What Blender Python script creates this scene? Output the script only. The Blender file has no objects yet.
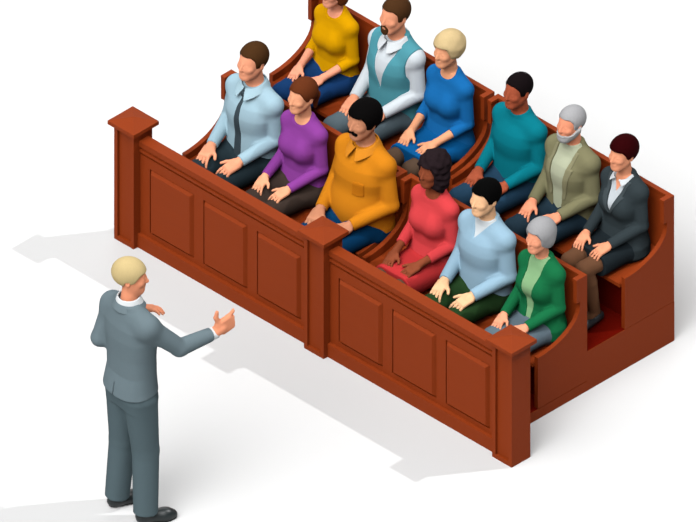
import bpy, bmesh, math
import numpy as np
from mathutils import Vector, Matrix

# ------------------------------------------------------------------ camera
scn = bpy.context.scene
COL = scn.collection
PPM = 165.0                                   # pixels per metre of the isometric view
cam_d = bpy.data.cameras.new('camera'); cam_d.type = 'ORTHO'
cam_d.ortho_scale = 696.0 / PPM
cam_d.clip_start = 0.1; cam_d.clip_end = 100
cam = bpy.data.objects.new('camera', cam_d); COL.objects.link(cam)
aim = Vector((1.171, 0.834, 0.0))
cam.location = aim + Vector((1, -1, 1)).normalized() * 14
cam.rotation_euler = (math.radians(54.7356), 0, math.radians(45))
scn.camera = cam

# ------------------------------------------------------------------ light
def build_world():
    w = bpy.data.worlds.new('sky_fill'); scn.world = w; w.use_nodes = True
    nt = w.node_tree; nt.nodes.clear()
    tc = nt.nodes.new('ShaderNodeTexCoord')
    dp = nt.nodes.new('ShaderNodeVectorMath'); dp.operation = 'DOT_PRODUCT'
    L = nt.links.new
    total = None
    # added fill light: bright lobe high in front, weaker one behind for the tops
    for v, power, gain in (((0.13, -0.57, 0.80), 13.0, 9.2), ((-0.60, 0.60, 0.53), 14.0, 1.6)):
        dp = nt.nodes.new('ShaderNodeVectorMath'); dp.operation = 'DOT_PRODUCT'
        dp.inputs[1].default_value = Vector(v).normalized()
        mx = nt.nodes.new('ShaderNodeMath'); mx.operation = 'MAXIMUM'; mx.inputs[1].default_value = 0
        pw = nt.nodes.new('ShaderNodeMath'); pw.operation = 'POWER'; pw.inputs[1].default_value = power
        ml = nt.nodes.new('ShaderNodeMath'); ml.operation = 'MULTIPLY_ADD'
        ml.inputs[1].default_value = gain; ml.inputs[2].default_value = 0.05
        L(tc.outputs['Generated'], dp.inputs[0]); L(dp.outputs['Value'], mx.inputs[0]); L(mx.outputs[0], pw.inputs[0])
        L(pw.outputs[0], ml.inputs[0])
        if total is not None: L(total, ml.inputs[2])
        total = ml.outputs[0]
    bg = nt.nodes.new('ShaderNodeBackground'); bg.inputs[0].default_value = (1, 1, 1, 1)
    out = nt.nodes.new('ShaderNodeOutputWorld')
    L(total, bg.inputs[1]); L(bg.outputs[0], out.inputs[0])
build_world()
sd = bpy.data.lights.new('sun', 'SUN'); sd.energy = 1.16; sd.angle = math.radians(0.6)
sun = bpy.data.objects.new('sun', sd); COL.objects.link(sun)
sun.location = (4, 4, 6)
sun.rotation_euler = Vector((-0.385, -0.563, -1)).to_track_quat('-Z', 'Y').to_euler()
scn.view_settings.view_transform = 'Standard'
scn.view_settings.look = 'None'
scn.view_settings.exposure = 1.0
scn.view_settings.gamma = 1.0
scn.view_settings.use_curve_mapping = False
try:
    scn.cycles.max_bounces = 6; scn.cycles.diffuse_bounces = 4
except Exception:
    pass

# ------------------------------------------------------------------ materials
def lin(c):
    return c / 12.92 if c <= 0.04045 else ((c + 0.055) / 1.055) ** 2.4
def rgb(hexs, k=1.0):
    h = hexs.lstrip('#')
    return tuple(min(lin(int(h[i:i + 2], 16) / 255) * k, 0.95) for i in (0, 2, 4)) + (1,)
MATS = {}
def mat(name, hexs, k=0.55, rough=0.9, spec=0.12, var=0.03, scale=(30, 30, 30), bump=0.0, KG=0.61):
    """procedural material: a colour with faint noise variation of the thing itself"""
    if name in MATS: return MATS[name]
    m = bpy.data.materials.new(name); m.use_nodes = True
    nt = m.node_tree; b = nt.nodes['Principled BSDF']
    b.inputs['Roughness'].default_value = rough
    b.inputs['Specular IOR Level'].default_value = spec
    tc = nt.nodes.new('ShaderNodeTexCoord'); mp = nt.nodes.new('ShaderNodeMapping')
    mp.inputs['Scale'].default_value = scale
    nz = nt.nodes.new('ShaderNodeTexNoise'); nz.inputs['Scale'].default_value = 1.0; nz.inputs['Detail'].default_value = 3
    rp = nt.nodes.new('ShaderNodeMapRange')
    rp.inputs['To Min'].default_value = 1 - var; rp.inputs['To Max'].default_value = 1 + var
    mu = nt.nodes.new('ShaderNodeVectorMath'); mu.operation = 'SCALE'
    mu.inputs[0].default_value = rgb(hexs, k * KG)[:3]
    L = nt.links.new
    L(tc.outputs['Object'], mp.inputs[0]); L(mp.outputs[0], nz.inputs['Vector'])
    L(nz.outputs['Fac'], rp.inputs['Value']); L(rp.outputs[0], mu.inputs['Scale'])
    L(mu.outputs[0], b.inputs['Base Color'])
    if bump:
        bp = nt.nodes.new('ShaderNodeBump'); bp.inputs['Strength'].default_value = bump
        bp.inputs['Distance'].default_value = 0.003
        L(nz.outputs['Fac'], bp.inputs['Height']); L(bp.outputs[0], b.inputs['Normal'])
    MATS[name] = m
    return m
WK = 0.62
M_WOOD = mat('red_brown_wood', '#A13E0C', WK, 0.7, 0.10, 0.04, (3, 40, 40))
M_WOODV = M_WOOD
M_CARPET = mat('dark_maroon_carpet', '#7A0E00', WK, 0.95, 0.03, 0.05, (60, 60, 60))
M_FLOOR = mat('white_floor', '#FFFFFF', 0.38, 1.0, 0.0, 0.0, KG=1.0)

# ------------------------------------------------------------------ object helpers
def tag(o, label=None, cat=None, group=None, kind=None):
    if label: o['label'] = label
    if cat: o['category'] = cat
    if group: o['group'] = group
    if kind: o['kind'] = kind
    return o
def empty(name, loc, rz=0.0):
    o = bpy.data.objects.new(name, None); COL.objects.link(o)
    o.location = loc; o.rotation_euler = (0, 0, rz); o.empty_display_size = 0.1
    return o
def link_mesh(name, me, m, parent=None):
    me.name = name
    if m: me.materials.append(m)
    o = bpy.data.objects.new(name, me); COL.objects.link(o)
    if parent: o.parent = parent
    return o
def obj(name, bm, m, parent=None, bevel=0.0, smooth=False):
    if bevel:
        es = [e for e in bm.edges if len(e.link_faces) == 2 and e.calc_face_angle(0) > 0.5]
        bmesh.ops.bevel(bm, geom=es, offset=bevel, segments=2, affect='EDGES', profile=0.5)
    bmesh.ops.recalc_face_normals(bm, faces=bm.faces[:])
    me = bpy.data.meshes.new(name); bm.to_mesh(me); bm.free()
    if smooth:
        for p in me.polygons: p.use_smooth = True
    return link_mesh(name, me, m, parent)
def box(bm, x0, x1, y0, y1, z0, z1):
    v = [bm.verts.new((x, y, z)) for x in (x0, x1) for y in (y0, y1) for z in (z0, z1)]
    for f in ((0, 1, 3, 2), (4, 6, 7, 5), (0, 4, 5, 1), (2, 3, 7, 6), (0, 2, 6, 4), (1, 5, 7, 3)):
        bm.faces.new([v[i] for i in f])
def prism_x(bm, pts, x0, x1):
    """closed polygon of (y, z) points extruded along x"""
    a = [bm.verts.new((x0, y, z)) for y, z in pts]; b = [bm.verts.new((x1, y, z)) for y, z in pts]
    bm.faces.new(a); bm.faces.new(b[::-1])
    n = len(pts)
    for i in range(n): bm.faces.new((a[i], b[i], b[(i + 1) % n], a[(i + 1) % n]))

# ------------------------------------------------------------------ floor
bm = bmesh.new(); box(bm, -15, 15, -15, 15, -0.05, 0)
tag(obj('floor', bm, M_FLOOR), kind='structure')

# ------------------------------------------------------------------ posts
PW, PD = 0.168, 0.160
POSTX = (0.0, 1.628, 3.240)
def make_post():
    t = empty('newel_post', (0, 0, 0))
    bm = bmesh.new()
    H = 0.848; s = 0.028; r = 0.018
    box(bm, 0, PW, r, PD, 0, H)                       # core
    box(bm, 0, s, 0, r, 0, H); box(bm, PW - s, PW, 0, r, 0, H)      # front stiles
    box(bm, s, PW - s, 0, r, 0, 0.03); box(bm, s, PW - s, 0, r, H - 0.03, H)
    obj('shaft', bm, M_WOOD, t)
    bm = bmesh.new(); o = 0.028; z0, z1, za = 0.848, 0.874, 0.906
    lo = [bm.verts.new(p) for p in ((-o, -o, z0), (PW + o, -o, z0), (PW + o, PD + o, z0), (-o, PD + o, z0))]
    hi = [bm.verts.new((v.co.x, v.co.y, z1)) for v in lo]
    ap = bm.verts.new((PW / 2, PD / 2, za))
    bm.faces.new(lo[::-1])
    for i in range(4):
        j = (i + 1) % 4
        bm.faces.new((lo[i], lo[j], hi[j], hi[i])); bm.faces.new((hi[i], hi[j], ap))
    obj('cap', bm, M_WOOD, t)
    bm = bmesh.new(); o = 0.010
    box(bm, -o, PW + o, -o, PD + o, 0.832, 0.848)
    obj('neck_moulding', bm, M_WOOD, t, 0.003)
    return t
def copy_tree(o, parent=None):
    c = o.copy(); COL.objects.link(c); c.parent = parent
    for ch in list(o.children): copy_tree(ch, c)
    return c
posts = [make_post()]
for x in POSTX[1:]:
    p = copy_tree(posts[0]); p.location.x = x; posts.append(p)
for p, l in zip(posts, ('leftmost square wooden post with pyramid cap at the far left end of the barrier',
                        'middle square wooden post with pyramid cap between the two barrier sections',
                        'rightmost square wooden post with pyramid cap nearest the bottom right corner')):
    tag(p, l, 'post', 'capped wooden posts of the barrier')

# ------------------------------------------------------------------ panelled barrier
def make_barrier(x0, x1, label, firstx, pw=0.378, pitch=0.459):
    t = empty('panelled_barrier', (x0, 0, 0)); W = x1 - x0
    pz0, pz1 = 0.136, 0.610
    px = [firstx - x0 + i * pitch for i in range(3)]
    YF, YB = 0.058, 0.115
    bm = bmesh.new()                                   # frame: rails and stiles
    box(bm, 0, W, YF, YB, 0.0, pz0); box(bm, 0, W, YF, YB, pz1, 0.680)
    edges = [0] + [v for p in px for v in (p, p + pw)] + [W]
    for i in range(0, 8, 2): box(bm, edges[i], edges[i + 1], YF, YB, pz0, pz1)
    obj('frame', bm, M_WOOD, t)
    for p in px:                                       # raised and fielded panels
        bm = bmesh.new()
        rings = []
        for ins, y in ((0.0, 0.072), (0.007, 0.066), (0.024, 0.043)):
            rings.append([bm.verts.new(q) for q in ((p + ins, y, pz0 + ins), (p + pw - ins, y, pz0 + ins),
                                                    (p + pw - ins, y, pz1 - ins), (p + ins, y, pz1 - ins))])
        for r0, r1 in zip(rings, rings[1:]):
            for i in range(4): bm.faces.new((r0[i], r0[(i + 1) % 4], r1[(i + 1) % 4], r1[i]))
        bm.faces.new(rings[-1])
        bk = [bm.verts.new((v.co.x, 0.110, v.co.z)) for v in rings[0]]
        for i in range(4): bm.faces.new((bk[i], bk[(i + 1) % 4], rings[0][(i + 1) % 4], rings[0][i]))
        bm.faces.new(bk[::-1])
        obj('panel', bm, M_WOOD, t)
    bm = bmesh.new(); prism_x(bm, [(0.034, 0), (0.058, 0), (0.058, 0.100), (0.034, 0.097)], 0, W)
    obj('baseboard', bm, M_WOOD, t)
    bm = bmesh.new()
    prism_x(bm, [(0.070, 0.680), (0.115, 0.680), (0.115, 0.745), (0.064, 0.745), (0.064, 0.722), (0.050, 0.718), (0.050, 0.702), (0.070, 0.698)], 0, W)
    obj('moulding', bm, M_WOOD, t)
    bm = bmesh.new(); box(bm, 0, W, 0.044, 0.122, 0.745, 0.785)
    obj('top_rail', bm, M_WOOD, t, 0.002)
    tag(t, label, 'barrier', 'panelled barrier sections')
make_barrier(PW, POSTX[1], 'left section of the low wooden three-panel barrier, behind the suited man', 0.2485)
make_barrier(POSTX[1] + PW, POSTX[2], 'right section of the low wooden three-panel barrier, nearest the bottom right', 1.867)

# ------------------------------------------------------------------ platform and benches
BX = ((0.11, 1.617), (1.650, 3.16))
STEP, PITCH = 0.217, 0.746
FL1, FL2 = 0.077, 0.295
YB1 = 0.895
for nm, lb, ya, yb, za in (('lower', 'low wooden platform with dark maroon floor under the front row of benches', 0.16, YB1, FL1),
                           ('upper', 'higher wooden platform with dark maroon floor under the raised back row of benches', YB1, 1.643, FL2)):
    t = empty('platform', (0.11, ya, 0)); D = yb - ya
    bm = bmesh.new(); box(bm, 0, 3.05, 0, D, 0, za - 0.004)
    obj('base', bm, M_WOOD, t)
    bm = bmesh.new(); box(bm, 0.004, 3.046, 0.002, D - 0.002, za - 0.004, za)
    obj('carpet', bm, M_CARPET, t)
    tag(t, lb, 'platform')

def make_bench():
    """bench for the front row, x from 0; copied to its four places"""
    t = empty('bench', (0, 0, 0)); W = 1.510; Z0 = FL1
    # side panels with the curved arm edge
    prof = [(0.473, Z0), (0.473, 0.452)]
    for i in range(1, 13):
        a = i / 12 * math.pi / 2
        prof.append((0.473 + 0.360 * math.sin(a), 0.657 - 0.205 * math.cos(a)))
    prof += [(0.833, 0.690), (0.895, 0.690), (0.895, Z0)]
    for x in (0, W - 0.030):
        bm = bmesh.new(); prism_x(bm, prof, x, x + 0.030)
        obj('side_panel', bm, M_WOOD, t)
        bm = bmesh.new(); box(bm, x, x + 0.030, 0.806, 0.895, 0.690, 0.846)
        obj('end_stile', bm, M_WOOD, t, 0.002)
    # seat, dished towards the back
    seat = [(0.458, 0.380), (0.458, 0.405)]
    for i in range(1, 11):
        u = i / 10
        seat.append((0.458 + 0.360 * u, 0.405 + 0.075 * u ** 3))
    seat += [(0.818, 0.44), (0.75, 0.395), (0.6, 0.378)]
    bm = bmesh.new(); prism_x(bm, seat, 0.030, W - 0.030)
    o = obj('seat', bm, M_WOOD, t)
    # back, slightly raked
    bm = bmesh.new(); prism_x(bm, [(0.816, 0.44), (0.870, 0.846), (0.893, 0.846), (0.893, Z0), (0.880, Z0), (0.850, 0.42)], 0.030, W - 0.030)
    obj('backrest', bm, M_WOOD, t)
    bm = bmesh.new(); box(bm, 0, W, 0.862, 0.895, 0.846, 0.862); box(bm, 0, 0.036, 0.804, 0.862, 0.846, 0.862); box(bm, W - 0.036, W, 0.804, 0.862, 0.846, 0.862)
    obj('top_rail', bm, M_WOOD, t)
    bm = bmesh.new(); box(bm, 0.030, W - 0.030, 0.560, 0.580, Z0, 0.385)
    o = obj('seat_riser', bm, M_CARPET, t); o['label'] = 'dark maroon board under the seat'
    return t
b0 = make_bench(); b0.location = (BX[0][0], 0, 0)
benches = [b0]
for x, r in ((BX[1][0], 0), (BX[0][0], 1), (BX[1][0], 1)):
    c = copy_tree(b0); c.location = (x, PITCH * r, STEP * r); benches.append(c)
for b, l in zip(benches, ('left wooden bench of the front row, just behind the left barrier section',
                          'right wooden bench of the front row, just behind the right barrier section',
                          'left wooden bench of the raised back row, at the top left of the box',
                          'right wooden bench of the raised back row, with open end at far right')):
    tag(b, l, 'bench', 'curved-arm wooden benches')

# ------------------------------------------------------------------ implicit surfaces
F4 = np.float32
BIG = 0.5
class Grid:
    def __init__(s, lo, hi, h):
        s.h = h; s.lo = np.array(lo, dtype=float)
        n = [int(math.ceil((hi[i] - lo[i]) / h)) + 1 for i in range(3)]
        s.n = n
        s.ax = [(lo[i] + h * np.arange(n[i])).astype(F4) for i in range(3)]
        s.X = s.ax[0][:, None, None]; s.Y = s.ax[1][None, :, None]; s.Z = s.ax[2][None, None, :]
    def sl(s, lo, hi):
        r = []
        for i in range(3):
            a = int(math.floor((lo[i] - s.lo[i]) / s.h)); b = int(math.ceil((hi[i] - s.lo[i]) / s.h)) + 1
            a = max(a, 0); b = min(b, s.n[i])
            if a >= b: return None
            r.append(slice(a, b))
        return tuple(r)
def V3(*a): return np.array(a, dtype=float)
def nrm(v): v = np.array(v, dtype=float); return v / np.linalg.norm(v)
def cone(a, b, ra, rb, k=0.02, flat=False, sub=False):
    a = np.array(a, float); b = np.array(b, float); R = max(ra, rb)
    d = b - a; L2 = float(d @ d) + 1e-9; L = math.sqrt(L2)
    def f(x, y, z):
        px, py, pz = x - a[0], y - a[1], z - a[2]
        t0 = (px * F4(d[0]) + py * F4(d[1]) + pz * F4(d[2])) / F4(L2)
        t = np.clip(t0, 0, 1.2 if flat else 1)
        q = (px - t * F4(d[0])) ** 2 + (py - t * F4(d[1])) ** 2 + (pz - t * F4(d[2])) ** 2
        r = np.sqrt(q) - (F4(ra) + F4(rb - ra) * t)
        if flat: r = np.maximum(r, (t0 - 1) * F4(L))
        return r
    return dict(f=f, lo=np.minimum(a, b) - R, hi=np.maximum(a, b) + R, k=k, sub=sub)
def chain(pts, k=0.02, flat=False):
    """pts = [(pos, radius), ...]"""
    out = []
    for i in range(len(pts) - 1):
        out.append(cone(pts[i][0], pts[i + 1][0], pts[i][1], pts[i + 1][1], k if i == 0 else 0.012, flat and i == len(pts) - 2))
    return out
def ell(c, r, R=None, k=0.02, sub=False):
    c = np.array(c, float); r = np.array(r, float); Rm = np.eye(3) if R is None else np.array(R, float)
    def f(x, y, z):
        px, py, pz = x - F4(c[0]), y - F4(c[1]), z - F4(c[2])
        if R is None: q = (px, py, pz)
        else: q = [px * F4(Rm[0][i]) + py * F4(Rm[1][i]) + pz * F4(Rm[2][i]) for i in range(3)]
        k0 = np.sqrt((q[0] / F4(r[0])) ** 2 + (q[1] / F4(r[1])) ** 2 + (q[2] / F4(r[2])) ** 2)
        k1 = np.sqrt((q[0] / F4(r[0] ** 2)) ** 2 + (q[1] / F4(r[1] ** 2)) ** 2 + (q[2] / F4(r[2] ** 2)) ** 2) + F4(1e-6)
        return k0 * (k0 - 1) / k1
    m = r.max() if R is not None else r
    return dict(f=f, lo=c - m, hi=c + m, k=k, sub=sub)
def rbox(c, hs, rd, R=None, k=0.02, sub=False):
    """rounded box, R columns are its axes"""
    c = np.array(c, float); Rm = np.eye(3) if R is None else np.array(R, float)
    def f(x, y, z):
        px, py, pz = x - F4(c[0]), y - F4(c[1]), z - F4(c[2])
        q = [np.abs(px * F4(Rm[0][i]) + py * F4(Rm[1][i]) + pz * F4(Rm[2][i])) - F4(hs[i] - rd) for i in range(3)]
        o = np.sqrt(np.maximum(q[0], 0) ** 2 + np.maximum(q[1], 0) ** 2 + np.maximum(q[2], 0) ** 2)
        return o + np.minimum(np.maximum(np.maximum(q[0], q[1]), q[2]), 0) - F4(rd)
    m = math.sqrt(sum(h * h for h in hs))
    return dict(f=f, lo=c - m, hi=c + m, k=k, sub=sub)
def loft(rows, k=0.03, p=2.3):
    """rows of (z, cy, half width, half depth): an upright elliptical trunk"""
    rows = np.array(rows, float)
    z0, z1 = rows[0, 0], rows[-1, 0]
    def f(x, y, z):
        zz = np.clip(z, z0, z1)
        cy = np.interp(zz, rows[:, 0], rows[:, 1]).astype(F4)
        w = np.interp(zz, rows[:, 0], rows[:, 2]).astype(F4); d = np.interp(zz, rows[:, 0], rows[:, 3]).astype(F4)
        q = ((np.abs(x) / w) ** F4(p) + (np.abs(y - cy) / d) ** F4(p)) ** F4(1 / p)
        r = (q - 1) * np.minimum(w, d)
        e = np.maximum(z0 - z, z - z1).astype(F4)
        return np.maximum(r, e + 0 * r)
    W, D = rows[:, 2].max(), rows[:, 3].max()
    return dict(f=f, lo=V3(-W, rows[:, 1].min() - D, z0), hi=V3(W, rows[:, 1].max() + D, z1), k=k, sub=False)
def ev(G, prims, pad=0.07):
    v = np.full(G.n, BIG, dtype=F4)
    for p in prims:
        s = G.sl(p['lo'] - pad - p['k'], p['hi'] + pad + p['k'])
        if s is None: continue
        d = p['f'](G.X[s[0]], G.Y[:, s[1]], G.Z[:, :, s[2]]).astype(F4)
        c = v[s]; k = F4(max(p['k'], 1e-4))
        if p['sub']:
            v[s] = smax(c, -d, k)
        else:
            h = np.clip(F4(0.5) + F4(0.5) * (c - d) / k, 0, 1)
            v[s] = c + (d - c) * h - k * h * (1 - h)
    return v
def smax(a, b, k=0.006):
    k = F4(k)
    h = np.clip(F4(0.5) - F4(0.5) * (a - b) / k, 0, 1)
    return a + (b - a) * h + k * h * (1 - h)
def smin(a, b, k=0.006): return -smax(-a, -b, k)

def surface(name, G, val, m, parent):
    """naive surface nets over the grid field"""
    neg = val < 0
    if not neg.any(): return None
    # close at the borders
    for i in range(3):
        ix = [slice(None)] * 3
        for e in (0, -1):
            ix[i] = e; val[tuple(ix)] = np.maximum(val[tuple(ix)], G.h * 0.4)
    neg = val < 0
    cnt = np.zeros([n - 1 for n in G.n], dtype=np.uint8)
    C = [(i, j, k) for i in (0, 1) for j in (0, 1) for k in (0, 1)]
    def cs(c): return tuple(slice(1, None) if q else slice(0, -1) for q in c)
    for c in C: cnt += neg[cs(c)]
    act = np.nonzero((cnt > 0) & (cnt < 8))
    act = np.array(act); N = act.shape[1]
    idx = np.full(cnt.shape, -1, dtype=np.int32); idx[tuple(act)] = np.arange(N)
    cv = [val[act[0] + c[0], act[1] + c[1], act[2] + c[2]] for c in C]
    acc = np.zeros((N, 3), dtype=np.float64); num = np.zeros(N)
    for a in range(8):
        for ax, st in ((0, 4), (1, 2), (2, 1)):
            if C[a][ax]: continue
            b = a + st
            m_ = (cv[a] < 0) != (cv[b] < 0)
            tt = cv[a][m_] / (cv[a][m_] - cv[b][m_])
            base = np.array(C[a], float)[None, :].repeat(m_.sum(), 0); base[:, ax] += tt
            acc[m_] += base; num[m_] += 1
    pts = (acc / num[:, None] + act.T) * G.h + G.lo
    quads = []
    for ax in range(3):
        o = [a for a in range(3) if a != ax]
        A = [slice(None)] * 3; B = [slice(None)] * 3
        A[ax] = slice(0, -1); B[ax] = slice(1, None)
        n0, n1 = neg[tuple(A)], neg[tuple(B)]
        ch = n0 != n1
        e = np.array(np.nonzero(ch))
        fl = n0[tuple(e)]
        ok = (e[o[0]] > 0) & (e[o[1]] > 0) & (e[o[0]] < G.n[o[0]] - 1) & (e[o[1]] < G.n[o[1]] - 1)
        e = e[:, ok]; fl = fl[ok]
        q = []
        for d0, d1 in ((-1, -1), (0, -1), (0, 0), (-1, 0)):
            f = [None] * 3; f[ax] = e[ax]; f[o[0]] = e[o[0]] + d0; f[o[1]] = e[o[1]] + d1
            q.append(idx[f[0], f[1], f[2]])
        q = np.array(q).T
        flip = fl if ax == 1 else ~fl
        q[flip] = q[flip][:, ::-1]
        quads.append(q)
    quads = np.concatenate(quads).astype(np.int32)
    # one light smoothing pass
    for _ in range(2):
        s = np.zeros_like(pts); n = np.zeros(N)
        for i in range(4):
            a, b = quads[:, i], quads[:, (i + 1) % 4]
            for j in range(3):
                s[:, j] += np.bincount(a, pts[b, j], N) + np.bincount(b, pts[a, j], N)
            n += np.bincount(a, minlength=N) + np.bincount(b, minlength=N)
        pts = pts * 0.5 + 0.5 * s / np.maximum(n, 1)[:, None]
    me = bpy.data.meshes.new(name)
    me.vertices.add(N); me.vertices.foreach_set('co', pts.astype(F4).ravel())
    Q = len(quads)
    me.loops.add(Q * 4); me.loops.foreach_set('vertex_index', quads.ravel())
    me.polygons.add(Q); me.polygons.foreach_set('loop_start', np.arange(0, Q * 4, 4, dtype=np.int32))
    me.polygons.foreach_set('use_smooth', np.ones(Q, dtype=bool))
    me.update(calc_edges=True)
    return link_mesh(name, me, m, parent)

# ------------------------------------------------------------------ figure pieces
def hand(w, d, n, s, sc=1.0, curl=(0.25, 0.3), spread=1.0, thumb=(0.75, 0.65, -0.15)):
    """w wrist, d towards fingers, n back of hand, s thumb side"""
    w = np.array(w, float); d = nrm(d); n = np.array(n, float); n = nrm(n - d * (n @ d)); s0 = np.array(s, float)
    s = np.cross(d, n); s = s if s @ s0 > 0 else -s
    R = np.array([s, d, n]).T
    out = [cone(w - d * 0.02, w + d * 0.03, 0.026 * sc, 0.027 * sc, 0.012),
           rbox(w + d * 0.050 * sc, (0.040 * sc, 0.046 * sc, 0.0150 * sc), 0.013 * sc, R, 0.014)]
    for off, ln, sp in ((0.030, 0.068, 0.16), (0.0105, 0.076, 0.04), (-0.0095, 0.071, -0.08), (-0.0285, 0.056, -0.20)):
        p = w + d * (0.086 - abs(off) * 0.15) * sc + s * off * sc
        dd = nrm(d + s * sp * spread); r = 0.0098 * sc
        ang = 0.0
        for seg, (fr, c) in enumerate(((0.42, curl[0]), (0.32, curl[1]), (0.26, curl[1]))):
            ang += c
            q = p + (dd * math.cos(ang) - n * math.sin(ang)) * ln * fr * sc
            out.append(cone(p, q, r, r * 0.92, 0.004)); r *= 0.92; p = q
    p = w + d * 0.028 * sc + s * 0.028 * sc
    t1 = nrm(s * thumb[0] + d * thumb[1] + n * thumb[2]); q = p + t1 * 0.040 * sc
    out.append(cone(p, q, 0.0145 * sc, 0.0115 * sc, 0.012))
    t2 = nrm(t1 + d * 0.7); q2 = q + t2 * 0.032 * sc
    out.append(cone(q, q2, 0.0113 * sc, 0.0090 * sc, 0.004))
    return out

def rotz(a): c, s = math.cos(a), math.sin(a); return np.array([[c, -s, 0], [s, c, 0], [0, 0, 1.0]])
def rotx(a): c, s = math.cos(a), math.sin(a); return np.array([[1.0, 0, 0], [0, c, -s], [0, s, c]])
def head_prims(c, R, sc=1.0, fem=False):
    T = lambda *p: c + R @ (np.array(p) * sc)
    jw = 0.94 if fem else 1.0
    E = lambda p, r, k=0.02, sub=False: ell(T(*p), np.array(r) * sc, R, k, sub)
    out = [E((0, 0.012, 0.032), (0.073, 0.094, 0.084)),
           E((0, -0.030, -0.022), (0.060 * jw, 0.062, 0.078), 0.03),
           cone(T(0, -0.035, -0.060), T(0, -0.062, -0.086), 0.044 * sc * jw, 0.024 * sc * jw, 0.03)]
    for sx in (1, -1):
        out.append(cone(T(0.045 * sx, 0.0, -0.035), T(0.016 * sx, -0.058, -0.084), 0.026 * sc * jw, 0.022 * sc * jw, 0.025))  # jaw
        out.append(E((0.034 * sx, -0.062, -0.018), (0.024, 0.022, 0.020), 0.02))                                        # cheek
    for sx in (1, -1):
        out.append(E((0.031 * sx, -0.094, 0.010), (0.015, 0.008, 0.008), 0.012, True))                                 # eye socket
    for sx in (1, -1):
        out.append(E((0.030 * sx, -0.076, 0.008), (0.0125, 0.011, 0.0090), 0.003))                                     # eyelids
    out += [cone(T(0, -0.086, 0.016), T(0, -0.104, -0.020), 0.0075 * sc, 0.0105 * sc, 0.010),                           # nose
            E((0, -0.097, -0.024), (0.0165, 0.010, 0.0075), 0.008),
            E((0, -0.087, -0.050), (0.023, 0.0085, 0.0050), 0.004), E((0, -0.086, -0.060), (0.020, 0.0085, 0.0055), 0.004)]   # lips
    for sx in (1, -1):
        Re = R @ rotz(0.35 * sx)
        out.append(ell(T(0.077 * sx, 0.012, -0.002), np.array((0.0085, 0.019, 0.030)) * sc, Re, 0.008))
        out.append(ell(T(0.086 * sx, 0.008, 0.002), np.array((0.006, 0.009, 0.015)) * sc, Re, 0.004, True))
    return out

def head_local(G, c, R, sc):
    px, py, pz = G.X - F4(c[0]), G.Y - F4(c[1]), G.Z - F4(c[2])
    return [((px * F4(R[0][i]) + py * F4(R[1][i]) + pz * F4(R[2][i])) / F4(sc)) for i in range(3)]
def ellf(x, y, z, c, r):
    a, b, e = (x - c[0]) / r[0], (y - c[1]) / r[1], (z - c[2]) / r[2]
    return (np.sqrt(a * a + b * b + e * e) - 1) * min(r)
def wob(x, y, z, f, amp):
    return amp * (np.sin(f * x + 1.3) * np.sin(f * y + .4) * np.sin(f * z + 2.1) + 0.5 * np.sin(1.9 * f * z + f * x))
# per style: growth outside the skull, lower limit of hair along y (front to back), extra volumes
HAIR = {
    'short':   dict(o=0.012, zl=[(-0.13, 0.064), (-0.062, 0.068), (-0.04, 0.041), (-0.032, -0.018), (-0.006, -0.02), (0.004, 0.012), (0.024, 0.012), (0.036, -0.045), (0.1, -0.06)]),
    'crop':    dict(o=0.010, zl=[(-0.13, 0.07), (-0.07, 0.07), (-0.045, 0.04), (-0.036, -0.008), (-0.008, -0.012), (0.004, 0.014), (0.024, 0.014), (0.036, -0.04), (0.1, -0.055)]),
    'thick':   dict(o=0.022, zl=[(-0.14, 0.054), (-0.065, 0.058), (-0.044, 0.018), (-0.036, -0.024), (-0.006, -0.03), (0.004, 0.004), (0.024, 0.004), (0.036, -0.05), (0.1, -0.065)]),
    'bob':     dict(o=0.020, zl=[(-0.14, 0.05), (-0.07, 0.058), (-0.046, 0.006), (-0.036, -0.06), (0, -0.095), (0.1, -0.115)], low=((0, .030, -.040), (.092, .078, .100))),
    'tied':    dict(o=0.013, zl=[(-0.13, 0.062), (-0.065, 0.062), (-0.044, 0.017), (-0.02, -0.012), (0.004, 0.012), (0.024, 0.004), (0.036, -0.05), (0.1, -0.06)], tail=1),
    'curly':   dict(o=0.025, zl=[(-0.16, 0.062), (-0.072, 0.058), (-0.05, -0.013), (-0.04, -0.11), (0, -0.145), (0.1, -0.16)], low=((0, .020, -.055), (.108, .088, .120)), wob=(75, .006)),
    'pixie':   dict(o=0.026, zl=[(-0.15, 0.06), (-0.07, 0.056), (-0.05, 0.008), (-0.03, -0.03), (0, -0.03), (0.04, -0.06), (0.1, -0.07)], wob=(60, .002)),
    'greybob': dict(o=0.022, zl=[(-0.15, 0.06), (-0.075, 0.062), (-0.052, 0.016), (-0.04, -0.04), (0, -0.062), (0.04, -0.075), (0.1, -0.085)], low=((0, .028, -.02), (.092, .080, .085))),
    'neat':    dict(o=0.015, zl=[(-0.13, 0.06), (-0.065, 0.06), (-0.045, 0.03), (-0.03, -0.012), (-0.006, -0.012), (0.004, 0.008), (0.024, 0.008), (0.036, -0.05), (0.1, -0.058)]),
    'boycut':  dict(o=0.019, zl=[(-0.14, 0.058), (-0.062, 0.052), (-0.04, 0.026), (-0.02, -0.012), (0.004, 0.008), (0.024, 0.004), (0.036, -0.05), (0.1, -0.06)]),
}
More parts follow.
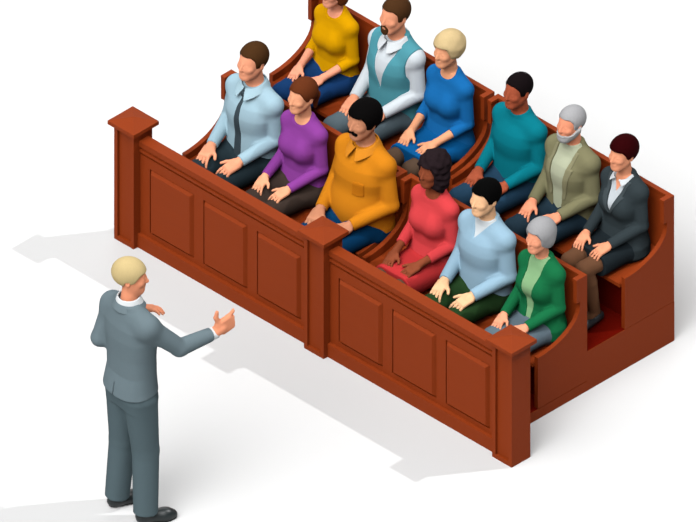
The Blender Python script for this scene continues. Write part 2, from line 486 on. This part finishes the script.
def make_hair(style, c, R, sc, m, parent):
    H = HAIR[style]; e = 0.17 * sc
    G = Grid(c - V3(e, e, e * 1.15), c + V3(e, e, e), 0.0036)
    x, y, z = head_local(G, c, R, sc)
    o = H['o']
    d = ellf(x, y, z, (0, .014, .034), (.073 + o, .094 + o, .084 + o))
    if 'low' in H: d = smin(d, ellf(x, y, z, *H['low']), 0.02)
    if 'wob' in H: d = d + wob(x, y, z, *H['wob'])
    zs = np.array(H['zl'])
    zl = np.interp(y, zs[:, 0], zs[:, 1]).astype(F4)
    d = smax(d, (zl - z) * F4(0.6), 0.006)
    if 'tail' in H:
        pr = chain([(c + R @ V3(0, .095, .02) * sc, .030 * sc), (c + R @ V3(0, .130, -.04) * sc, .030 * sc), (c + R @ V3(0.01, .120, -.13) * sc, .012 * sc)])
        d = smin(d * F4(sc), ev(G, pr), 0.012)
    else: d = d * F4(sc)
    return surface('hair', G, d.astype(F4), m, parent)

SKIN = {}
def skin(hexs): return mat('skin_' + hexs, '#' + hexs, 0.86, 0.8, 0.08, 0.02)
def cloth(name, hexs, k=0.55, bump=0.0): return mat(name + '_' + hexs.lstrip('#'), hexs, k * 1.18, 0.95, 0.03, 0.025, (45, 45, 45), bump)

# ------------------------------------------------------------------ seated jurors
def seated(P):
    fem = P.get('fem', False); S = P.get('s', 1.0); row = P['row']
    label = P['label']
    root = empty('person', (P['x'], (0.715 if row == 0 else 0.715 + PITCH) + P.get('dy', 0), (0.412 if row == 0 else 0.412 + STEP)))
    tag(root, label, 'person', 'seated jurors')
    g = P.get('girth', 1.0)
    m_skin = skin(P['skin']); R = rotz(P.get('yaw', 0)) @ rotx(P.get('nod', -0.06))
    # ---- joints, metres above the seat
    sh = (0.128 if fem else 0.150) * P.get('shw', 1.0)
    shz = 0.522 if fem else 0.520
    hc = V3(P.get('hx', 0), P.get('hy', -0.003), 0.780)
    HS = P.get('hs', 0.98)
    floor_z = -0.335 / S                                   # platform below the seat
    kx = P.get('kx', 0.105 if not fem else 0.085); ky = -0.425
    if fem:
        rows = [(0.0, .0, .150, .100), (.05, .0, .178, .125), (.12, .0, .178, .122), (.25, .008, .132, .092), (.33, .010, .128, .092),
                (.42, .010, .138, .100), (.49, .018, .130, .088), (.545, .022, .088, .066), (.585, .025, .060, .056), (.605, .022, .046, .046)]
    else:
        rows = [(0.0, .0, .150, .105), (.05, .0, .175, .125), (.12, .0, .172, .122), (.25, -.004, .150, .112), (.33, .002, .153, .112),
                (.43, .006, .163, .118), (.50, .014, .152, .104), (.555, .020, .100, .074), (.595, .025, .064, .060), (.622, .022, .054, .054)]
    belly = P.get('belly', 0)
    torso = [loft([(a, b, w * g, d * g) for a, b, w, d in rows], 0.03)]
    if belly: torso.append(ell((0, -.055, .22), (.150 * g, .125, .150), None, 0.06))
    if fem:
        for sx in (1, -1): torso.append(ell((.058 * sx, -.060, .405), (.060, .056, .062), None, 0.05))
    else:
        torso.append(ell((0, -.050, .42), (.120, .068, .10), None, 0.05))
    shr = 0.053 if fem else 0.062
    for sx in (1, -1):
        torso.append(cone((0.03 * sx, .028, .580), (sh * sx, .018, shz), .040, shr, 0.04))
    neck = [cone((0, .030, .55), (0, .012, .70), .048 if fem else .058, .043 if fem else .052, 0.015)]
    arms = []; hands = []; sleeves = []; legs = []; trous = []; feet = []
    ex, wx = (0.172, 0.105) if fem else (0.200, 0.122)
    if g > 1: ex *= 1.08
    frac = P.get('sleeve', 1.0); sw = P.get('sleeve_w', 0.006)
    for sx in (1, -1):
        o = P.get('armL' if sx > 0 else 'armR', {})
        S0 = V3(sh * sx, .018, shz)
        E0 = V3(*o['e']) if 'e' in o else V3(ex * sx, .005, .285)
        W0 = V3(*o['w']) if 'w' in o else V3(wx * sx, -.225, .213)
        ra, re, rw = (.045, .035, .024) if fem else (.052, .042, .029)
        arms += chain([(S0, ra), (E0, re), (W0, rw)], 0.03)
        Wf = E0 + (W0 - E0) * frac
        rf = re + (rw - re) * frac
        sleeves += chain([(S0, ra + sw), (E0, re + sw), (Wf, rf + sw + .003)], 0.03, True)
        hd = o.get('d', (-.22 * sx, -.93, -.30)); hn = o.get('n', (0.1 * sx, -.25, .95))
        hands += hand(W0 + nrm(hd) * 0.010, hd, hn, (-sx, 0, 0), 0.93 if fem else 1.04, curl=(0.18, 0.30), spread=1.0)
        H0 = V3(.090 * sx, .0, .088); K0 = V3(kx * sx, ky, .098)
        A0 = V3(kx * sx, P.get('ay', -.360), floor_z + .085)
        if 'ank' in P and sx > 0: A0 = V3(*P['ank'])
        if 'ankR' in P and sx < 0: A0 = V3(*P['ankR'])
        if 'knL' in P and sx > 0: K0 = V3(*P['knL'])
        if 'knR' in P and sx < 0: K0 = V3(*P['knR'])
        Cv = K0 * .68 + A0 * .32 + V3(0, .012, 0)
        lr = .070 if P['bot'] in ('trousers', 'jeans') else .078
        legs += chain([(H0, lr), (K0, .054), (Cv, .050), (A0, .033)], 0.03)
        trous += chain([(H0, .088), (K0, .066), (A0 + V3(0, 0, .01), .055)], 0.05, True)
        td = nrm(V3(0.12 * sx, -1, 0)); Rf = np.array([[-td[1], td[0], 0], td, [0, 0, 1]]).T
        fc = A0 + td * .055 + V3(0, 0, -.050)
        legs.append(rbox(fc, (.034, .105, .026), .024, Rf, 0.03))
        hl = P.get('heel', 0)
        feet += [rbox(fc + V3(0, 0, -.002), (.043, .120, .033), .030, Rf, 0.01), cone(A0 + V3(0, 0, -.03), A0 + V3(0, 0, .0), .043, .038, 0.02)]
    head = head_prims(hc, R, HS, fem)

    # the parts share one local frame whose scale is baked into the root
    root.scale = (1, 1, 1)
    def scale_mesh(o):
        if o is None: return None
        me = o.data; n = len(me.vertices); co = np.empty(n * 3, dtype=F4); me.vertices.foreach_get('co', co)
        me.vertices.foreach_set('co', co * F4(S)); me.update(); return o
    # ---- body
    G = Grid((-.36, -.62, floor_z - .01), (.36, .20, .93), 0.0046)
    V = ev(G, legs + torso + neck + head + arms + hands)
    scale_mesh(surface('body', G, V, m_skin, root)); del V
    # ---- top
    GT = Grid((-.36, -.34, .0), (.36, .20, .68), 0.0050)
    X, Y, Z = GT.X, GT.Y, GT.Z
    Vt = ev(GT, torso); Vs = ev(GT, sleeves)
    base = smin(Vt - F4(.011), Vs, 0.014)
    hem = P.get('hem', .085)
    def neckcut(v, kind, dep=0.0):
        if kind == 'scoop': return smax(v, -ellf(X, Y, Z, (0, -.060, .640), (.084, .11, .066)), .004)
        if kind == 'crew': return smax(v, -ellf(X, Y, Z, (0, .000, .660), (.070, .080, .050)), .004)
        if kind == 'v':
            return smax(v, -np.maximum(np.abs(X) * F4(.88) - (Z - F4(P.get('vz', .47) + dep)) * F4(P.get('vw', .42)), Y - F4(.03)) + 0 * v, .004)
        return v
    kind = P['top']
    mt = cloth(P['topname'] + '_cloth', P['topcol'])
    cutz = lambda v, z0: smax(v, (F4(z0) - Z) + 0 * v, .006)
    if kind in ('shirt', 'sweater', 'dress'):
        v = neckcut(cutz(base.copy(), hem), P.get('neck', 'crew'))
        scale_mesh(surface(P['topname'], GT, v, mt, root))
        outer = base
    if kind in ('vneck', 'vest', 'blazer', 'cardigan'):
        # inner shirt
        iv = smax(Vt - F4(.008), F4(hem) - Z + 0 * Vt, .006)
        if kind == 'vest': iv = cutz(base.copy(), hem)
        if P.get('innerneck'): iv = neckcut(iv, P['innerneck'])
        if kind == 'blazer' and fem: iv = neckcut(iv, 'v', .15)
        o = scale_mesh(surface(P['inner'], GT, iv, cloth(P['inner'] + P['innercol'][1:], P['innercol']), root))
        off = .017 if kind != 'vneck' else .014
        ov = smin(Vt - F4(off), Vs - F4(.003), 0.014) if kind != 'vest' else Vt - F4(.018)
        outer = ov
        w = ov.copy()
        if kind == 'vneck': w = neckcut(cutz(w, hem), 'v')
        if kind == 'vest':
            w = neckcut(cutz(w, hem - .01), 'v')
            for sx in (1, -1):
                w = smax(w, -ellf(X, Y, Z, (sx * .212, .010, .49), (.062, .2, .13)), .004)
        if kind in ('blazer', 'cardigan'):
            w = cutz(w, P.get('jhem', .02))
            vz = P.get('vz', .33); wd = P.get('open', .0)
            opening = np.maximum(np.abs(X - F4(P.get('ox', 0))) - (F4(wd) + np.clip(Z - F4(vz), 0, 1) * F4(P.get('vs', .32))), Y - F4(.03))
            if wd == 0: opening = np.maximum(opening, F4(vz) - Z)
            w = smax(w, -opening + 0 * w, .003)
        scale_mesh(surface(P['topname'], GT, w, mt, root))
        if kind == 'blazer':
            # notched lapels following the opening
            GL = Grid((-.16, -.24, .26), (.16, .06, .62), 0.0040)
            x, y, z = GL.X, GL.Y, GL.Z
            lt = smin(ev(GL, torso) - F4(.023), ev(GL, sleeves) - F4(.003), .03)
            e = F4(wd) + np.clip(z - F4(vz), 0, 1) * F4(P.get('vs', .32))
            ax = np.abs(x - F4(P.get('ox', 0)))
            wdt = np.interp(z, [vz - .01, vz + .02, .50, .505, .58], [0, .018, .046, .030, .026]).astype(F4)
            l = np.maximum(np.maximum(e - ax, ax - e - wdt), np.maximum(F4(vz) - z, z - F4(.60)))
            l = smax(lt, np.maximum(l, y - F4(.01)) + 0 * lt, .003)
            scale_mesh(surface('lapels', GL, l, cloth(P['topname'] + '_lapel', P['lapel']), root))
    if P.get('collar'):
        GC = Grid((-.12, -.14, .53), (.12, .12, .67), 0.0036)
        x, y, z = GC.X, GC.Y, GC.Z
        top = .642 if not fem else .628
        nr = (.068 if not fem else .060) + (F4(top) - z) * F4(P.get('cspread', .62)); cy = F4(.022) - (F4(top) - z) * F4(.20)
        rr = np.sqrt(x * x + (y - cy) ** 2)
        fr = np.clip(-(y - cy) / np.maximum(rr, .01), 0, 1)                        # 1 in front
        lowz = F4(.594) - fr ** 3 * F4(.040)
        c = np.maximum(np.abs(rr - nr) - F4(.0045), np.maximum(z - F4(top) + fr * F4(.022), lowz - z))
        gap = np.abs(x) - (F4(.004) + (F4(.615) - z) * F4(P.get('cgap', .45)))
        c = smax(c, -np.maximum(gap, y), .002)
        scale_mesh(surface('collar', GC, c.astype(F4) , cloth('collar' + P['collar'][1:], P['collar']), root))
    if P.get('tie'):
        GC = Grid((-.05, -.24, .12), (.05, .0, .62), 0.0034)
        x, y, z = GC.X, GC.Y, GC.Z
        tt = ev(GC, torso) - F4(.017)
        zz = np.array([.14, .165, .40, .555, .560, .585]); ww = np.array([.004, .028, .022, .010, .017, .020])
        w = np.interp(z, zz, ww).astype(F4)
        tt = smax(tt, np.maximum(np.maximum(np.abs(x) - w, F4(.142) - z), np.maximum(z - F4(.585), y + F4(.02))) + 0 * tt, .003)
        kn = ev(GC, [rbox((0, -.076, .578), (.017, .014, .018), .008)])
        tt = np.minimum(tt, kn)
        scale_mesh(surface('tie', GC, tt, cloth('tie', P['tie']), root))
    if P.get('pocket'):
        GC = Grid((.02, -.26, .30), (.15, .0, .48), 0.0034)
        x, y, z = GC.X, GC.Y, GC.Z
        tt = smin(ev(GC, torso) - F4(.011), ev(GC, sleeves), .03) - F4(.005)
        q = np.maximum(np.abs(x - F4(.085)) - F4(.036), np.abs(z - F4(.40)) - F4(.042) - (F4(.036) - np.abs(x - F4(.085))) * F4(.15))
        tt = smax(tt, np.maximum(q, y) + 0 * tt, .003)
        scale_mesh(surface('chest_pocket', GC, tt, cloth('pocket', P['pocket']), root))
    # ---- bottom
    GB = Grid((-.26, -.56, floor_z - .01), (.26, .17, .23), 0.0052)
    X, Y, Z = GB.X, GB.Y, GB.Z
    mb = cloth(P['bot'] + P['botcol'][1:], P['botcol'])
    if P['bot'] == 'trousers' or P['bot'] == 'jeans':
        v = ev(GB, torso + trous) - F4(.005)
        v = smax(v, Z - F4(.20) + 0 * v, .01) if True else v
        scale_mesh(surface(P['bot'], GB, v, mb, root))
    else:
        ed = P.get('skirt_end', -.37)
        sk = [rbox((0, -.19, .086), (.148, .235, .078), .066, None, .03)] + legs[:2]
        leg_only = ev(GB, legs)
        v = np.minimum(ev(GB, sk + torso), leg_only) - F4(.010)
        v = smax(smax(v, (F4(ed) - Y) + 0 * v, .006), Z - F4(.18) + 0 * v, .006)
        v = smax(v, F4(-.004) - Z + np.clip(-Y - .25, 0, 1) * F4(0) + 0 * v, .01)
        scale_mesh(surface(P['bot'], GB, v, mb, root))
        st = smax(leg_only - F4(.004), Y - F4(ed + .06) + 0 * leg_only, .004)
        scale_mesh(surface('stockings', GB, st, cloth('stocking' + P['stock'][1:], P['stock']), root))
    # ---- shoes
    for sx, fs in ((1, feet[:2]), (-1, feet[2:])):
        f0 = fs[0]; lo, hi = f0['lo'] - .02, f0['hi'] + .02
        GF = Grid((lo[0], lo[1], max(lo[2], floor_z)), (hi[0], hi[1], fs[1]['hi'][2] + .02), 0.005)
        v = ev(GF, fs)
        v = smax(v, F4(floor_z + .002) - GF.Z + 0 * v, .002)
        if fem:                                             # low-cut court shoe: open instep
            cc = (f0['lo'] + f0['hi']) / 2
            v = smax(v, -ellf(GF.X, GF.Y, GF.Z, (cc[0], cc[1] + .03, cc[2] + .075), (.040, .10, .062)), .004)
        scale_mesh(surface('shoe', GF, v, mat('shoe' + P.get('shoe', '2A2A30'), '#' + P.get('shoe', '2A2A30'), .5, .5, .3), root))
    # ---- hair and beard
    make_h = make_hair(P['hair'], hc, R, HS, mat('hair' + P['haircol'], '#' + P['haircol'], P.get('hairk', .55), .9, .03, .08, (90, 90, 20), .3), root)
    scale_mesh(make_h)
    if P.get('beard'):
        G = Grid(hc - V3(.10, .14, .16), hc + V3(.10, .10, .06), 0.0032)
        x, y, z = head_local(G, hc, R, HS)
        hv = ev(G, head)
        b = P['beard']; mh = mat('beard' + P.get('beardcol', P['haircol']), '#' + P.get('beardcol', P['haircol']), .6, .9, .03, .06, (90, 90, 30), .3)
        if b == 'moustache':
            reg = np.maximum(np.abs(x) - F4(.034), np.abs(z + F4(.040) + np.abs(x) * F4(.45)) - F4(.0085)); reg = np.maximum(reg, y + F4(.05)); off = .008
        elif b == 'goatee':
            o_ = ellf(x, 0 * y, z, (0, 0, -.070), (.031, 1, .038)); i_ = ellf(x, 0 * y, z, (0, 0, -.054), (.018, 1, .010))
            reg = np.maximum(np.maximum(o_, -i_), y + F4(.05)); off = .006
        else:
            zz = np.interp(y, [-.11, -.075, -.05, -.02, .01], [-.052, -.052, -.046, -.02, .02]).astype(F4)
            i_ = ellf(x, 0 * y, z, (0, 0, -.055), (.018, 1, .008))
            reg = np.maximum(z - zz, y - F4(.008)) + 0 * i_; off = .009
        v = smax(hv - F4(off), reg * F4(HS) + 0 * hv, .003)
        scale_mesh(surface(b, G, v, mh, root))
    if P.get('earring'):
        bm = bmesh.new()
        p = (hc + R @ V3(.080, -.004, -.040) * HS) * S
        bmesh.ops.create_uvsphere(bm, u_segments=12, v_segments=8, radius=.008, matrix=Matrix.Translation(p))
        obj('earring', bm, mat('earring', '#F4F4F4', .5, .3, .5), root, smooth=True)
    return root

JURORS = [
 # front row, left to right
 dict(row=0, x=.472, armL=dict(e=(.180, .020, .285)), s=1.0, skin='F2A37E', hair='short', haircol='5A3A1E', top='shirt', topname='shirt', topcol='#B4D5E4', neck='crew', collar='#BFE0EE',
      tie='#46545C', bot='trousers', botcol='#2E3D44', label='man with short brown hair in light blue shirt and grey tie'),
 dict(row=0, x=.898, armR=dict(e=(-.150, -.010, .275)), s=.945, fem=True, skin='F2A981', hair='tied', haircol='7A3E20', top='sweater', topname='sweater', topcol='#9C48A8', neck='scoop',
      bot='trousers', botcol='#4A3D36', label='woman with tied-back brown hair in purple sweater and dark brown trousers'),
 dict(row=0, x=1.425, s=1.05, girth=1.10, belly=1, skin='CC8A68', hair='thick', haircol='0A0808', beard='moustache', top='shirt', topname='shirt', topcol='#E8901E',
      neck='crew', collar='#F29A2C', pocket='#DD8418', bot='jeans', botcol='#0A4470', label='stout man with black hair and moustache in orange shirt and blue jeans'),
 dict(row=0, x=2.02, s=.96, fem=True, skin='8A452A', hair='curly', haircol='2E2226', top='dress', topname='sweater', topcol='#EC4C50', neck='scoop', sleeve=.72, earring=1,
      bot='skirt', botcol='#DC3E40', stock='#6A5444', label='woman with dark shoulder-length curly hair in coral red dress'),
 dict(row=0, x=2.465, s=.98, skin='F8C294', hair='neat', haircol='050505', top='vneck', topname='sweater', topcol='#A6CAE0', inner='undershirt', innercol='#E6EEF2', vz=.525, vw=.62,
      bot='trousers', botcol='#2C4A28', label='man with black hair in pale blue V-neck sweater and green trousers'),
 dict(row=0, x=2.936, s=.915, fem=True, skin='F2A27E', hair='greybob', haircol='C0C0C2', top='cardigan', topname='cardigan', topcol='#1C7A4A', inner='blouse', innercol='#9CCB94',
      innerneck='crew', vz=.20, vs=.12, open=.022, jhem=.04, bot='skirt', botcol='#70828E', stock='#70828E', skirt_end=-.44, label='elderly woman with grey bobbed hair in green cardigan and slate skirt'),
 # back row, left to right
 dict(row=1, x=.43, s=.89, fem=True, skin='F0A080', hair='bob', haircol='7A3E20', top='sweater', topname='sweater', topcol='#E8A800', neck='scoop', sleeve=.45,
      bot='jeans', botcol='#1B4378', label='woman with brown bobbed hair in yellow sweater and blue jeans'),
 dict(row=1, x=.945, s=.985, skin='EE9F7A', hair='short', haircol='5A3A20', beard='goatee', top='vest', topname='vest', topcol='#58A4B2', inner='shirt', innercol='#E4ECF2', collar='#EEF4F8', innerneck='crew',
      vz=.30, vw=.24, bot='trousers', botcol='#66767E', label='man with brown hair and goatee in teal vest over white shirt'),
 dict(row=1, x=1.403, s=.95, fem=True, skin='EDA57C', hair='pixie', haircol='ECD09A', hairk=.62, top='dress', topname='sweater', topcol='#1C74BC', neck='scoop', sleeve=.5,
      bot='skirt', botcol='#0F68AC', stock='#6A5444', label='woman with short blonde hair in bright blue dress'),
 dict(row=1, x=2.0, s=.945, skin='A85236', hair='crop', haircol='1A1214', top='sweater', topname='sweater', topcol='#0A8494', neck='crew',
      bot='trousers', botcol='#2C4C66', label='man with close-cropped black hair in teal sweater and navy trousers'),
 dict(row=1, x=2.455, s=.925, skin='F29C78', hair='short', haircol='C8C8CA', beard='beard', beardcol='CCCCCC', top='blazer', topname='blazer', topcol='#8C8866', lapel='#9A9674',
      inner='shirt', innercol='#C8CEB0', vz=.12, vs=.10, open=.030, jhem=-.0, bot='trousers', botcol='#2A3E4C',
      label='old man with grey hair and beard in khaki blazer over pale shirt'),
 dict(row=1, x=2.90, s=.925, fem=True, skin='F0A07A', hair='boycut', haircol='380004', top='blazer', topname='blazer', topcol='#3A4448', lapel='#4C565A', inner='blouse', innercol='#DCE4EA',
      collar='#EEF4F8', cgap=1.2, vz=.36, vs=.30, jhem=.03, bot='skirt', botcol='#262F34', skirt_end=-.32, kx=.068, ank=(.085, -.345, -.265), ankR=(.015, -.350, -.265), stock='#7A543C', shoe='3A4044',
      label='woman with short dark red hair in charcoal blazer and skirt'),
]
for i, P in enumerate(JURORS):
    seated(P)

# ------------------------------------------------------------------ standing advocate
def advocate():
    TH = math.radians(172)
    OX, OY = 2.105, -1.955
    root = empty('person', (OX, OY, 0), TH)
    tag(root, 'blond man in grey suit standing in front of the barrier, gesturing to the seated people', 'person')
    c, s = math.cos(-TH), math.sin(-TH)
    def W(x, y, z):                                      # world metres to the figure's own frame
        dx, dy = x - OX, y - OY
        return V3(c * dx - s * dy, s * dx + c * dy, z)
    Wd = lambda x, y, z: V3(c * x - s * y, s * x + c * y, z)
    m_skin = skin('F09C76')
    hz = 0.93
    rows = [(0.84, .0, .150, .105), (.90, .0, .172, .118), (.98, .0, .168, .112), (1.10, -.002, .150, .102), (1.20, 0, .158, .106),
            (1.34, .004, .172, .114), (1.43, .010, .168, .104), (1.50, .018, .120, .080), (1.555, .022, .066, .058)]
    torso = [loft(rows, .03)]
    shz = 1.470
    SR = V3(-.170, .01, shz); SL = V3(.172, .01, shz - .015)
    for q in (SR, SL): torso.append(cone((.03 * np.sign(q[0]), .028, 1.545), q, .042, .066, .04))
    torso.append(ell((0, -.05, 1.37), (.12, .068, .10), None, .05))
    neck = [cone((0, .028, 1.50), (0, .004, 1.66), .060, .054, .015)]
    hc = V3(.010, -.002, 1.740); R = rotz(-0.75) @ rotx(.06)
    head = head_prims(hc, R, 1.0)
    ER, WR = W(2.360, -1.800, 1.268), W(2.405, -1.555, 1.275)
    EL, WL = W(1.900, -2.020, 1.225), W(1.992, -1.822, 1.392)
    arms = chain([(SR, .056), (ER, .046), (WR, .028)], .03) + chain([(SL, .056), (EL, .046), (WL, .028)], .03)
    hR = Wd(.42, .74, .56)
    hands = hand(WR + nrm(hR) * .030, hR, Wd(.9, -.45, -.1), Wd(-.3, .1, 1), 1.36, curl=(.06, .10), spread=1.7, thumb=(.95, .15, .0))
    hL = Wd(.72, .62, .02)
    hands += hand(WL + nrm(hL) * .02, hL, Wd(-.1, .3, .95), Wd(.3, .9, -.2), 1.08, curl=(.15, .35), spread=1.4, thumb=(.6, .7, -.45))
    legs = []; trous = []; shoes = []
    for hip, kn, an, toe in ((V3(-.085, 0, .90), W(2.205, -1.935, .50), W(2.236, -1.965, .085), Wd(.52, .85, 0)),
                             (V3(.085, 0, .90), W(2.005, -1.930, .49), W(1.992, -1.965, .085), Wd(.35, .94, 0))):
        legs += chain([(hip, .085), (kn, .055), (kn * .7 + an * .3, .052), (an, .034)], .03)
        trous += chain([(hip, .104), (kn, .080), (an + V3(0, 0, -.010), .072)], .03, True)
        td = nrm(toe); Rf = np.array([[-td[1], td[0], 0], td, [0, 0, 1]]).T
        fc = an + td * .060 + V3(0, 0, -.050)
        legs.append(rbox(fc, (.036, .110, .028), .025, Rf, .03))
        shoes.append([cone(fc - td * .085 + V3(0, 0, .006), fc + td * .070 + V3(0, 0, -.004), .040, .045, .01), cone(fc + td * .06 + V3(0, 0, -.006), fc + td * .108 + V3(0, 0, -.008), .044, .030, .02), cone(an + V3(0, 0, -.04), an + V3(0, 0, .01), .044, .040, .02)])
    G = Grid((-.5, -.56, 0), (.40, .30, 1.90), .0050)
    surface('body', G, ev(G, legs + torso + neck + head + arms + hands), m_skin, root)
    # suit jacket
    m_j = cloth('suit_jacket', '#7A8B92'); m_t = cloth('suit_trousers', '#62747A')
    GJ = Grid((-.5, -.45, .76), (.40, .22, 1.62), .0050)
    X, Y, Z = GJ.X, GJ.Y, GJ.Z
    skirt_rows = [(.80, .012, .186, .136), (.90, .008, .180, .132), (1.0, .004, .166, .120), (1.08, -.002, .158, .108), (1.20, .0, .158, .108)] + rows[5:]
    vt = ev(GJ, [loft(skirt_rows, .03)] + torso[1:])
    fR, fL = .93, .93
    sl = []
    for a, e, w, f in ((SR, ER, WR, fR), (SL, EL, WL, fL)):
        sl += chain([(a, .066), (e, .056), (e + (w - e) * f, .044)], .03, True)
    v = smin(vt - F4(.014), ev(GJ, sl), .035)
    v = smax(v, F4(.945) - (Y * F4(.10)) - Z + 0 * v, .006)
    fr = np.maximum(np.abs(X) - np.clip(Z - F4(1.20), 0, 1) * F4(.24), np.maximum(Y - F4(.0), F4(1.20) - Z))
    v = smax(v, -fr + 0 * v, .004)
    vent = np.maximum(np.abs(X) - (F4(.003) + (F4(1.02) - Z) * F4(.020)), np.maximum(F4(.06) - Y, Z - F4(1.02)))
    v = smax(v, -vent + 0 * v, .002)
    surface('suit_jacket', GJ, v, m_j, root)
    # jacket collar rolling round the neck
    GC = Grid((-.14, -.12, 1.50), (.14, .14, 1.66), .0036)
    x, y, z = GC.X, GC.Y, GC.Z
    def ring(top, low, r0, th, sl_=.62):
        cy = F4(.022) - (F4(top) - z) * F4(.10)
        rr = np.sqrt(x * x + (y - cy) ** 2); nr = F4(r0) + (F4(top) - z) * F4(sl_)
        return np.maximum(np.abs(rr - nr) - F4(th), np.maximum(z - F4(top), F4(low) - z)), cy
    cj, cy = ring(1.590, 1.540, .074, .006, .5)
    cj = smax(cj, -(np.maximum(np.abs(x) - F4(.03), y - F4(.0))), .003)
    surface('jacket_collar', GC, cj.astype(F4), cloth('jacket_collar', '#82939A'), root)
    cs, cy = ring(1.618, 1.56, .066, .0045, .35)
    cs = smax(cs, -(np.maximum(np.abs(x) - F4(.012), y)), .003)
    surface('shirt_collar', GC, cs.astype(F4), cloth('white_shirt', '#F2F6F8', .62), root)
    # white shirt with its front and cuffs
    GS = Grid((-.5, -.45, 1.0), (.40, .22, 1.58), .0050)
    v = ev(GS, torso) - F4(.006)
    cu = []
    for e, w in ((ER, WR), (EL, WL)):
        u = nrm(w - e); cu.append(cone(e + (w - e) * .80, w + u * .022, .040, .039, .002, True))
    v = smax(v, F4(1.06) - GS.Z + 0 * v, .004)
    surface('shirt', GS, v, cloth('white_shirt', '#F2F6F8', .62), root)
    for q in cu:
        lo, hi = q['lo'] - .02, q['hi'] + .02
        g = Grid(lo, hi, .0036); o = surface('shirt_cuff', g, ev(g, [q]), cloth('white_shirt', '#F2F6F8', .62), root)
    GB = Grid((-.30, -.24, .02), (.30, .20, 1.06), .0052)
    v = ev(GB, trous + torso) - F4(.004)
    v = smax(v, GB.Z - F4(1.03) + 0 * v, .01)
    surface('trousers', GB, v, m_t, root)
    for fs in shoes:
        lo, hi = np.minimum(fs[0]['lo'], fs[1]['lo']) - .02, np.maximum(fs[0]['hi'], fs[1]['hi']) + .02
        g = Grid((lo[0], lo[1], 0), (hi[0], hi[1], .15), .0045)
        v = ev(g, fs); v = smax(v, F4(.012) - g.Z + 0 * v, .003)
        o = surface('shoe', g, v, mat('black_shoe', '#2B3436', .5, .4, .35), root)
        v = ev(g, fs[:2]) - F4(.003)
        v = smax(v, np.abs(g.Z - F4(.007)) - F4(.0068) + 0 * v, .002)
        surface('sole', g, v, mat('black_sole', '#0C0C0E', .5, .6, .2), o)
    make_hair('adv', hc, R, 1.0, mat('hair_blond', '#E0C890', .68, .9, .03, .06, (90, 90, 20), .3), root)
HAIR['adv'] = dict(o=0.015, zl=[(-.13, .050), (-.065, .050), (-.045, .022), (-.030, -.004), (-.006, -.014), (.004, .004), (.026, .000), (.040, -.055), (.1, -.075)])
advocate()
